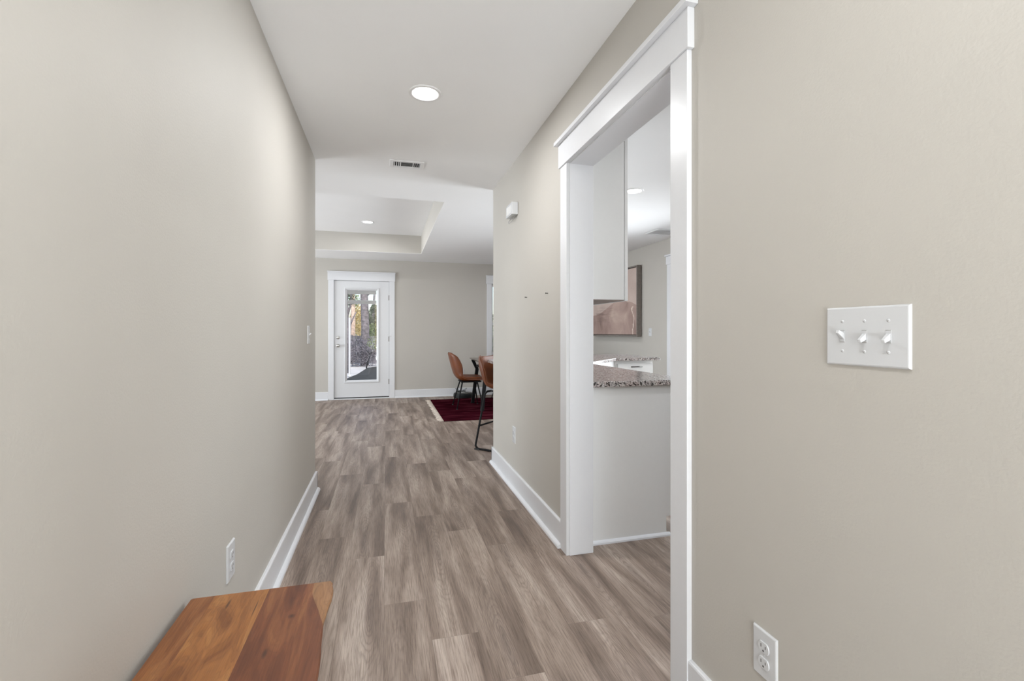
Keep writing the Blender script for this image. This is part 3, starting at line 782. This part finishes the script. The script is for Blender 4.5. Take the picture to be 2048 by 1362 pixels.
def make_stool(loc, rz, label, first=[None]):
    if first[0] is not None:
        r = copy_tree(first[0]); r.location = loc; r.rotation_euler = (0, 0, rz); return tag(r, label)
    r = tag(empty('bar_stool', loc, rz), label, 'bar stool', 'bar stools at the granite counter'); first[0] = r
    make_shell('bucket_seat', [(-.243, .914), (-.240, .900), (-.233, .855), (-.215, .77), (-.180, .68), (-.125, .625), (-.04, .605), (.07, .603), (.16, .608), (.215, .600)],
               [.125, .170, .205, .215, .205, .195, .19, .195, .195, .165], [.02, .045, .075, .095, .080, .052, .042, .036, .030, .012], .036, r)
    MB().box(-.13, .13, -.10, .14, .570, .584).build('mounting_plate', M['blackmetal'], r, bevel=.003)
    for sx in (-1, 1):
        x = sx*.235
        pts = [(sx*.09, -.12, .575), (sx*.14, -.14, .572), (sx*.165, -.15, .55), (x-sx*.003, -.215, .06)]
        for a in (20, 45, 70): q = math.radians(a); pts.append((x, -.215-.003+.045*(1-math.cos(q))*1.0, .010+.045*(1-math.sin(q))))
        pts += [(x, -.165, .010), (x, .165, .010)]
        for a in (70, 45, 20): q = math.radians(a); pts.append((x, .218-.045*(1-math.cos(q)), .010+.045*(1-math.sin(q))))
        pts += [(x-sx*.003, .215, .06), (sx*.165, .15, .55), (sx*.14, .14, .572), (sx*.09, .12, .575)]
        fr = MB().tube(pts, .0105, 10).build('sled_leg', M['blackmetal'], r)
        for yy in (-.195, .195):
            MB().box(x-.013, x+.013, yy-.03, yy+.03, 0, .014).build('floor_glide', M['rubber'], fr)
    for yy, z in ((-.190, .235), (.190, .235)):
        MB().tube([(-.219, yy, z), (.219, yy, z)], .0085, 10).build('footrest', M['blackmetal'], r)
    return r
make_stool((1.177, 4.600, 0), -3*PI/4, 'tan leather bar stool with black sled legs at the angled granite corner')
make_stool((2.37, 5.44, 0), PI, 'bar stool whose back just shows over the far granite counter')

# ------------------------------------------------------------------ dining table
def table():
    x0, x1, y0, y1 = 1.32, 3.05, 6.70, 7.60; zt = .750; cx, cy = (x0+x1)/2, (y0+y1)/2
    r = tag(empty('dining_table', (cx, cy, .0125)), 'rectangular dining table with grey top and black crossed legs on the rug', 'table')
    z = zt-.012
    a, b = (x1-x0)/2, (y1-y0)/2
    vs = []
    for d, zz in ((.004, 0), (0, -.004), (0, -.010), (.035, -.034)): vs += [(-a+d, -b+d, z+zz), (a-d, -b+d, z+zz), (a-d, b-d, z+zz), (-a+d, b-d, z+zz)]
    fs = [(0, 1, 2, 3), (15, 14, 13, 12)]+[(j*4+i, j*4+(i+1) % 4, (j+1)*4+(i+1) % 4, (j+1)*4+i) for j in range(3) for i in range(4)]
    MB().add(vs, fs).build('table_top', M['table'], r)
    for sx in (-1, 1):
        for sy in (-1, 1):
            P = [(sx*(a-.040), sy*.365, z-.034), (sx*(a-.105), sy*.345, .56), (sx*(a-.040), sy*.395, .0)]
            m = MB()
            for p, q in ((0, 1), (1, 2)):
                A, B = Vector(P[p]), Vector(P[q]); w = .026; h = .018; n_ = Vector((1, 0, 0))
                m.add([A+Vector((-w, -h, 0)), A+Vector((w, -h, 0)), A+Vector((w, h, 0)), A+Vector((-w, h, 0)), B+Vector((-w, -h, 0)), B+Vector((w, -h, 0)), B+Vector((w, h, 0)), B+Vector((-w, h, 0))],
                      [(3, 2, 1, 0), (4, 5, 6, 7), (0, 1, 5, 4), (1, 2, 6, 5), (2, 3, 7, 6), (3, 0, 4, 7)])
            m.build('leg', M['blackmetal'], r, bevel=.002)
        MB().box(sx*(a-.105)-.02, sx*(a-.105)+.02, -.345, .345, .60, .63).build('leg_brace', M['blackmetal'], r)
table()

# ------------------------------------------------------------------ rug
def rug():
    x0, x1, y0, y1 = .722, 3.50, 6.12, 8.10
    r = tag(empty('area_rug', ((x0+x1)/2, (y0+y1)/2, 0)), 'dark burgundy rug with cream fringe under the dining table', 'rug')
    L = Vector(r.location)
    o = MB().box(x0, x1, y0, y1, .0005, .012).build('pile', M['rug'], r, bevel=.004); o.location = -L
    R = random.Random(3)
    for xe, s in ((x0, -1), (x1, 1)):
        m = MB(); y = y0+.008
        while y < y1-.005:
            l = R.uniform(.045, .085); dy = R.uniform(-.012, .012)
            k = (y-y0)/(y1-y0)
            for q in range(3):
                yy = y+(q-1)*.005; ly = dy+R.uniform(-.008, .008)
                m.tube([(xe-s*.004, yy, .008), (xe+s*l*.45, yy+ly*.4, .0065), (xe+s*l*(.85+.15*R.random()), yy+ly, .004)], .0032, 5)
            y += .0195
        f = m.build('fringe', M['fringe'], r); f.location = -L; f['kind'] = 'stuff'
rug()

# ------------------------------------------------------------------ robot vacuum on its dock
def vacuum():
    r = tag(empty('robot_vacuum', (1.325, 8.282, 0)), 'round black robot vacuum on the floor by the far wall', 'robot vacuum')
    MB().lathe((0, 0, .008), [(.001, 0), (.160, 0), (.170, .008), (.172, .062), (.164, .078), (.150, .083), (.001, .084)], 'z', 48).build('body', M['blackplastic'], r)
    pts = [(.1765*math.cos(a), .1765*math.sin(a)) for a in [PI*(1+i/24) for i in range(25)]]
    inner = [(p[0]*.975, p[1]*.975) for p in pts][::-1]
    MB().prism(pts+inner, .018, .068).build('bumper', M['blackplastic'], r, bevel=.002)
    MB().cyl((0, .02, .091), .036, .010, 'z', 32).build('sensor_turret', M['galv'], r, bevel=0)
    MB().lathe((0, 0, .092), [(.118, 0), (.118, .0012), (.112, .0012), (.112, 0)], 'z', 48).build('lid_ring', M['galv'], r)
    for sx in (-1, 1): MB().cyl((sx*.11-.012, 0, .032), .032, .024, 'x', 20).build('wheel', M['rubber'], r)
    d = tag(empty('charging_dock', (1.325, 8.505, 0)), 'black charging dock with looped cable against the far baseboard', 'charging dock')
    MB().box(-.075, .075, -.035, .045, 0, .098).box(-.09, .09, -.042, .045, 0, .012).build('housing', M['blackplastic'], d, bevel=.006)
    for s, nm in ((-1, 'cable'), (1, 'cable')):
        pts = [(s*(.03+.075*math.sin(PI*t/12)), .02-.03*t/12, .098+.060*math.sin(PI*t/12)-(.03*t/12)) for t in range(13)]
        MB().tube(pts, .003, 8).build(nm, M['blackplastic'], d)
vacuum()

# ------------------------------------------------------------------ kitchen
ZC = .895; SL = .030
def kitchen():
    poly = [(XR2+.001, 2.340), (1.715, 2.340), (1.715, 3.84), (2.325, 4.450), (2.852, 4.450), (2.852, 5.30), (1.70, 5.30), (.975, 4.575), (.975, 4.106), (XR2+.001, 4.106)]
    r = MB().prism(poly, ZC-SL, ZC).build('countertop', M['granite'], bevel=.004, seg=3)
    tag(r, 'speckled grey granite countertop seen through the white cased doorway', 'countertop')
    zb = ZC-SL
    def pull(par, c, l, axis):
        m = MB(); hx = l/2
        if axis == 'x':   # bar along x, standing off towards -y
            m.tube([(c[0]-hx, c[1]-.030, c[2]), (c[0]+hx, c[1]-.030, c[2])], .0055, 8)
            for s in (-1, 1): m.tube([(c[0]+s*hx*.75, c[1], c[2]), (c[0]+s*hx*.75, c[1]-.030, c[2])], .0045, 8)
        else:             # along y, standing off towards +x
            m.tube([(c[0]+.030, c[1]-hx, c[2]), (c[0]+.030, c[1]+hx, c[2])], .0055, 8)
            for s in (-1, 1): m.tube([(c[0], c[1]+s*hx*.75, c[2]), (c[0]+.030, c[1]+s*hx*.75, c[2])], .0045, 8)
        return m.build('drawer_pull', M['darkbar'], par)
    # hall-side base run: end panel with toe-kick notch, doors facing the kitchen
    xa, xf, xt = XR2+.004, 1.630, 1.555
    c = tag(empty('base_cabinet', (1.33, 2.365, 0)), 'white base cabinet with a plain end panel facing the doorway', 'cabinet')
    def P(m, nm, mat, par, b=0, L=None):
        o = m.build(nm, mat, par, bevel=b)
        if L is not None: o.location = -Vector(L)
        return o
    L = c.location.copy()
    P(MB().prism([(xa, 0), (xt, 0), (xt, .11), (xf, .11), (xf, zb), (xa, zb)], 2.365, 2.383, axis='y'), 'end_panel', M['cabinet'], c, .0008, L)
    P(MB().box(xa, xf-.002, 2.383, 3.80, .11, zb), 'carcass', M['cabinet'], c, 0, L)
    P(MB().box(xa, xt-.012, 2.383, 3.80, 0, .11), 'toe_kick', M['cabinet'], c, 0, L)
    P(MB().prism([(2.365, 0), (2.348, 0), (2.349, .009), (2.354, .015), (2.365, .019)], xa, xt+.02, axis='x'), 'shoe_moulding', M['trim'], c, 0, L)
    for i, (a, b) in enumerate(((2.40, 2.86), (2.87, 3.33), (3.34, 3.79))):
        d = P(MB().box(xf-.002, xf+.018, a, b, .12, zb-.175), 'door', M['cabinet'], c, .002, L)
        h = pull(d, (xf+.018, (a+b)/2, zb-.21), .12, 'y')
        d = P(MB().box(xf-.002, xf+.018, a, b, zb-.165, zb-.01), 'drawer', M['cabinet'], c, .002, L)
        h = pull(d, (xf+.018, (a+b)/2, zb-.088), .13, 'y')
    # diagonal corner cabinet
    c = tag(empty('corner_cabinet', (2.0, 4.4, 0)), 'white diagonal corner cabinet under the granite', 'cabinet'); L = c.location.copy()
    dg = [(XR2+.004, 3.815), (1.645, 3.815), (2.31, 4.48), (2.325, 4.48), (2.325, 4.975), (1.99, 4.975), (1.13, 4.112), (XR2+.004, 4.085)]
    P(MB().prism(dg, .11, zb), 'carcass', M['cabinet'], c, 0, L)
    P(MB().prism([(p[0]-(.06 if 1.5 < p[0] and p[1] < 4.49 else 0), p[1]+(.05 if p[1] < 4.49 and p[0] > 1.5 else 0)) for p in dg], 0, .11), 'toe_kick', M['cabinet'], c, 0, L)
    # drawer cabinet facing the camera
    c = tag(empty('base_cabinet', (2.56, 4.47, 0)), 'white drawer cabinet with a dark bar pull under the far granite counter', 'cabinet'); L = c.location.copy()
    P(MB().box(2.335, 2.785, 4.495, 4.98, .11, zb), 'carcass', M['cabinet'], c, 0, L)
    P(MB().box(2.335, 2.785, 4.55, 4.98, 0, .11), 'toe_kick', M['cabinet'], c, 0, L)
    d = P(MB().box(2.362, 2.775, 4.474, 4.495, zb-.205, zb-.032), 'drawer', M['cabinet'], c, .002, L)
    pull(d, (2.568, 4.474, .800), .132, 'x')
    d = P(MB().box(2.362, 2.775, 4.474, 4.495, .125, zb-.215), 'door', M['cabinet'], c, .002, L)
    pull(d, (2.66, 4.474, .62), .10, 'x')
    # knee wall carrying the bar side
    m = MB().prism([(1.10, 4.115), (1.11, 4.115), (1.975, 4.98), (2.785, 4.98), (2.785, 5.02), (1.957, 5.02), (1.10, 4.163)], 0, zb)
    struct(m.build('wall_peninsula', M['cabinet']))
    # wall cabinets
    c = tag(empty('wall_cabinet', (1.2, 2.47, 1.352)), 'white upper cabinet on the wall above the granite counter', 'cabinet'); L = c.location.copy()
    P(MB().box(XR2+.002, 1.345, 2.472, 3.40, 1.356, 2.425), 'carcass', M['cabinet'], c, .001, L)
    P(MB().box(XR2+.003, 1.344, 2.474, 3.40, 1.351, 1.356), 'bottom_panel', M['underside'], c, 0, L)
    for a, b in ((2.472, 2.934), (2.938, 3.40)):
        d = P(MB().box(1.348, 1.369, a, b, 1.350, 2.42), 'door', M['cabinet'], c, .0025, L)
        P(MB().tube([(1.399, a+.42 if a < 2.9 else a+.04, 1.40), (1.399, a+.42 if a < 2.9 else a+.04, 1.53)], .0055, 8), 'door_pull', M['darkbar'], d)
kitchen()

# ------------------------------------------------------------------ painting
def painting():
    y0, y1, z0, z1 = 6.256, 7.86, 1.100, 2.175; d = .085
    r = tag(empty('framed_painting', (XE, y0, z0)), 'large framed abstract desert painting in dusty pink on the dining wall', 'painting')
    w, h = y1-y0, z1-z0; f = .022
    m = MB().box(-d, -.012, 0, f, 0, h).box(-d, -.012, w-f, w, 0, h).box(-d, -.012, f, w-f, 0, f).box(-d, -.012, f, w-f, h-f, h)
    m.box(-.03, -.012, f, w-f, f, h-f)
    m.build('frame', M['frame'], r, bevel=.002)
    g = f+.010
    MB().box(-d+.006, -.03, g, w-g, g, h-g).build('canvas', M['painting'], r, bevel=.002)
    for yy in (.3, w-.3): MB().box(-.012, 0, yy-.02, yy+.02, h-.10, h-.06).build('hanger', M['galv'], r)
painting()

# ------------------------------------------------------------------ garden behind the door
GZ = -.15
struct(MB().box(-30, 30, YB+T, 60, GZ-.1, GZ).build('ground', M['concrete']))
struct(MB().box(-30, XW-T, -12, YB+T, GZ-.1, GZ).box(XE+T, 30, -12, YB+T, GZ-.1, GZ).box(XW-T, XE+T, -12, YF-T, GZ-.1, GZ).build('ground_front', M['concrete']))
shadow_outline = [(-1.056, 13.5), (-.848, 14.9), (-.72, 16.6), (-.66, 17.5), (-.37, 18.0), (2.6, 18.2), (2.6, 12.0), (-.9, 12.2)]  # outline of the shadow on the garden ground, modelled as a low dark slab
tag(MB().prism(shadow_outline, GZ, GZ+.05).build('ground_shadow', M['groundshade']), 'dark slab standing for a shadow outside the glazed door', 'painted shadow')
def tree(x, y, pts, r0, r1, mat, label, branches=(), name='tree'):
    r = tag(empty(name, (x, y, GZ)), label, 'tree', 'trees in the back garden')
    n = len(pts)
    MB().tube(pts, r0, 14, radii=[r0+(r1-r0)*i/(n-1) for i in range(n)]).build('trunk', mat, r)
    for b in branches: MB().tube(b, r1*.6, 8, radii=[r1*.7, r1*.5, r1*.25][:len(b)]).build('branch', mat, r)
    return r
def leaves(r, c, rad, n, size, mat, seed=1):
    R = random.Random(seed); m = MB()
    for _ in range(n):
        while True:
            p = Vector((R.uniform(-1, 1), R.uniform(-1, 1), R.uniform(-1, 1)))
            if p.length < 1: break
        p = Vector((c[0]+p.x*rad[0], c[1]+p.y*rad[1], c[2]+p.z*rad[2]))
        a = Vector((R.uniform(-1, 1), R.uniform(-1, 1), R.uniform(-1, 1))).normalized(); b = a.cross(Vector((R.uniform(-1, 1), R.uniform(-1, 1), R.uniform(-1, 1)))).normalized()
        s = size*R.uniform(.5, 1.3)
        m.add([p-a*s, p+b*s*.4, p+a*s, p-b*s*.4], [(0, 1, 2, 3)])
    return m.build('foliage', mat, r)
t = tree(-.832, 19.3, [(0, 0, 0), (.03, 0, 1.5), (-.02, .05, 3), (.02, 0, 5), (0, 0, 8)], .165, .125, M['bark'], 'thick straight grey trunk in the middle of the door glass', [[(0, 0, 2.75), (.4, .1, 3.1), (.9, .2, 3.3)], [(0, 0, 2.9), (-.4, .1, 3.2), (-.8, .2, 3.25)]])
leaves(t, (-.45, .1, 3.05), (.34, .4, .22), 260, .07, M['leaf_dark'], 2)
leaves(t, (.42, -.2, 2.25), (.22, .3, .16), 200, .06, M['leaf_dark'], 12)
t = tree(-1.245, 16.0, [(.0, 0, 0), (.02, 0, 1.2), (-.01, 0, 2.0), (-.03, 0, 3.0), (-.02, 0, 5)], .085, .060, M['bark'], 'forked dark trunk at the left edge of the door glass', [[(0, 0, 1.75), (.12, 0, 2.2), (.17, 0, 3.2)], [(0, 0, 1.3), (.16, .1, 1.7), (.30, .1, 2.0)]])
leaves(t, (.14, .2, 2.55), (.18, .5, .42), 240, .045, M['leaf_dark'], 4)
t = tree(-1.56, 23.5, [(0, 0, 0), (.03, 0, 2), (0, 0, 4), (.1, 0, 7)], .12, .07, M['bark2'], 'pale sunlit trunk beyond the garden fence, left')
leaves(t, (.22, .8, 1.85), (.42, .8, .85), 2600, .052, M['leaf_gold'], 5)
leaves(t, (.05, .3, 2.9), (.30, .5, .35), 200, .06, M['leaf_green'], 15)
t = tree(-.50, 21.5, [(0, 0, 0), (-.05, 0, 2), (.05, 0, 4.5)], .07, .04, M['bark'], 'leafy tree beyond the fence at the right of the door glass')
leaves(t, (-.02, .2, 1.95), (.36, .5, .45), 1900, .042, M['leaf_dark'], 6)
leaves(t, (.0, -.2, 1.30), (.36, .4, .42), 1500, .040, M['leaf_green'], 7)
t = tree(-.686, 17.3, [(0, 0, .04), (.03, 0, .20), (.11, 0, .44), (.155, 0, .58)], .022, .015, M['blackplastic'], 'thin crooked bare tree leaning at the edge of the ground shadow',
         [[(.15, 0, .56), (.20, 0, .70), (.25, 0, .90)], [(.15, 0, .57), (.26, .05, .63), (.40, .05, .72)], [(.13, 0, .50), (.06, 0, .66), (-.02, 0, .70)]])
leaves(t, (.26, .1, .95), (.26, .3, .26), 260, .035, M['leaf_green'], 8)
M['twig'] = leaf_mat('grey_twigs', (.09, .085, .10), (.26, .245, .28))
sh = tag(empty('garden_shrub', (-.95, 18.8, GZ)), 'low grey bare shrubs in front of the garden fence', 'shrub')
leaves(sh, (0, 0, .52), (.95, .25, .56), 4200, .034, M['twig'], 21)
t = tree(2.85, 12.4, [(0, 0, 0), (.03, 0, .6), (0, 0, 1.3)], .03, .012, M['bark'], 'small leafy green tree outside the tall window')
leaves(t, (-.05, 0, 1.25), (.5, .4, .55), 700, .06, M['leaf_green'], 31)
def garden_fence():
    r = tag(empty('garden_fence', (0, 20.5, GZ)), 'weathered grey wooden fence across the back garden', 'fence')
    m = MB(); R = random.Random(5); x = -7
    while x < 7:
        m.box(x, x+.135, -.01, .01, .03, 1.16+R.uniform(-.01, .02)); x += .145
    m.build('fence_boards', M['fence'], r)
    for k in range(6):
        MB().box(-7+k*2.8-.05, -7+k*2.8+.05, .01, .11, 0, 1.2).build('post', M['fence'], r)
    for z in (.25, .95): MB().box(-7, 7, .01, .05, z, z+.09).build('rail', M['fence'], r)
garden_fence()
r = tag(empty('sunlit_edge', (-1.045, 14.5, GZ)), 'slim white pole standing for a sunlit edge in the pale yard', 'post')  # white pole stands in for a thin sunlit edge
MB().cyl((0, 0, 0), .028, 1.75, 'z', 16).build('sunlit_edge_pole', M['plate'], r)
MB().lathe((0, 0, .02), [(.001, 0), (.07, 0), (.07, .02), (.03, .05), (.028, .06)], 'z', 16).build('base', M['plate'], r)
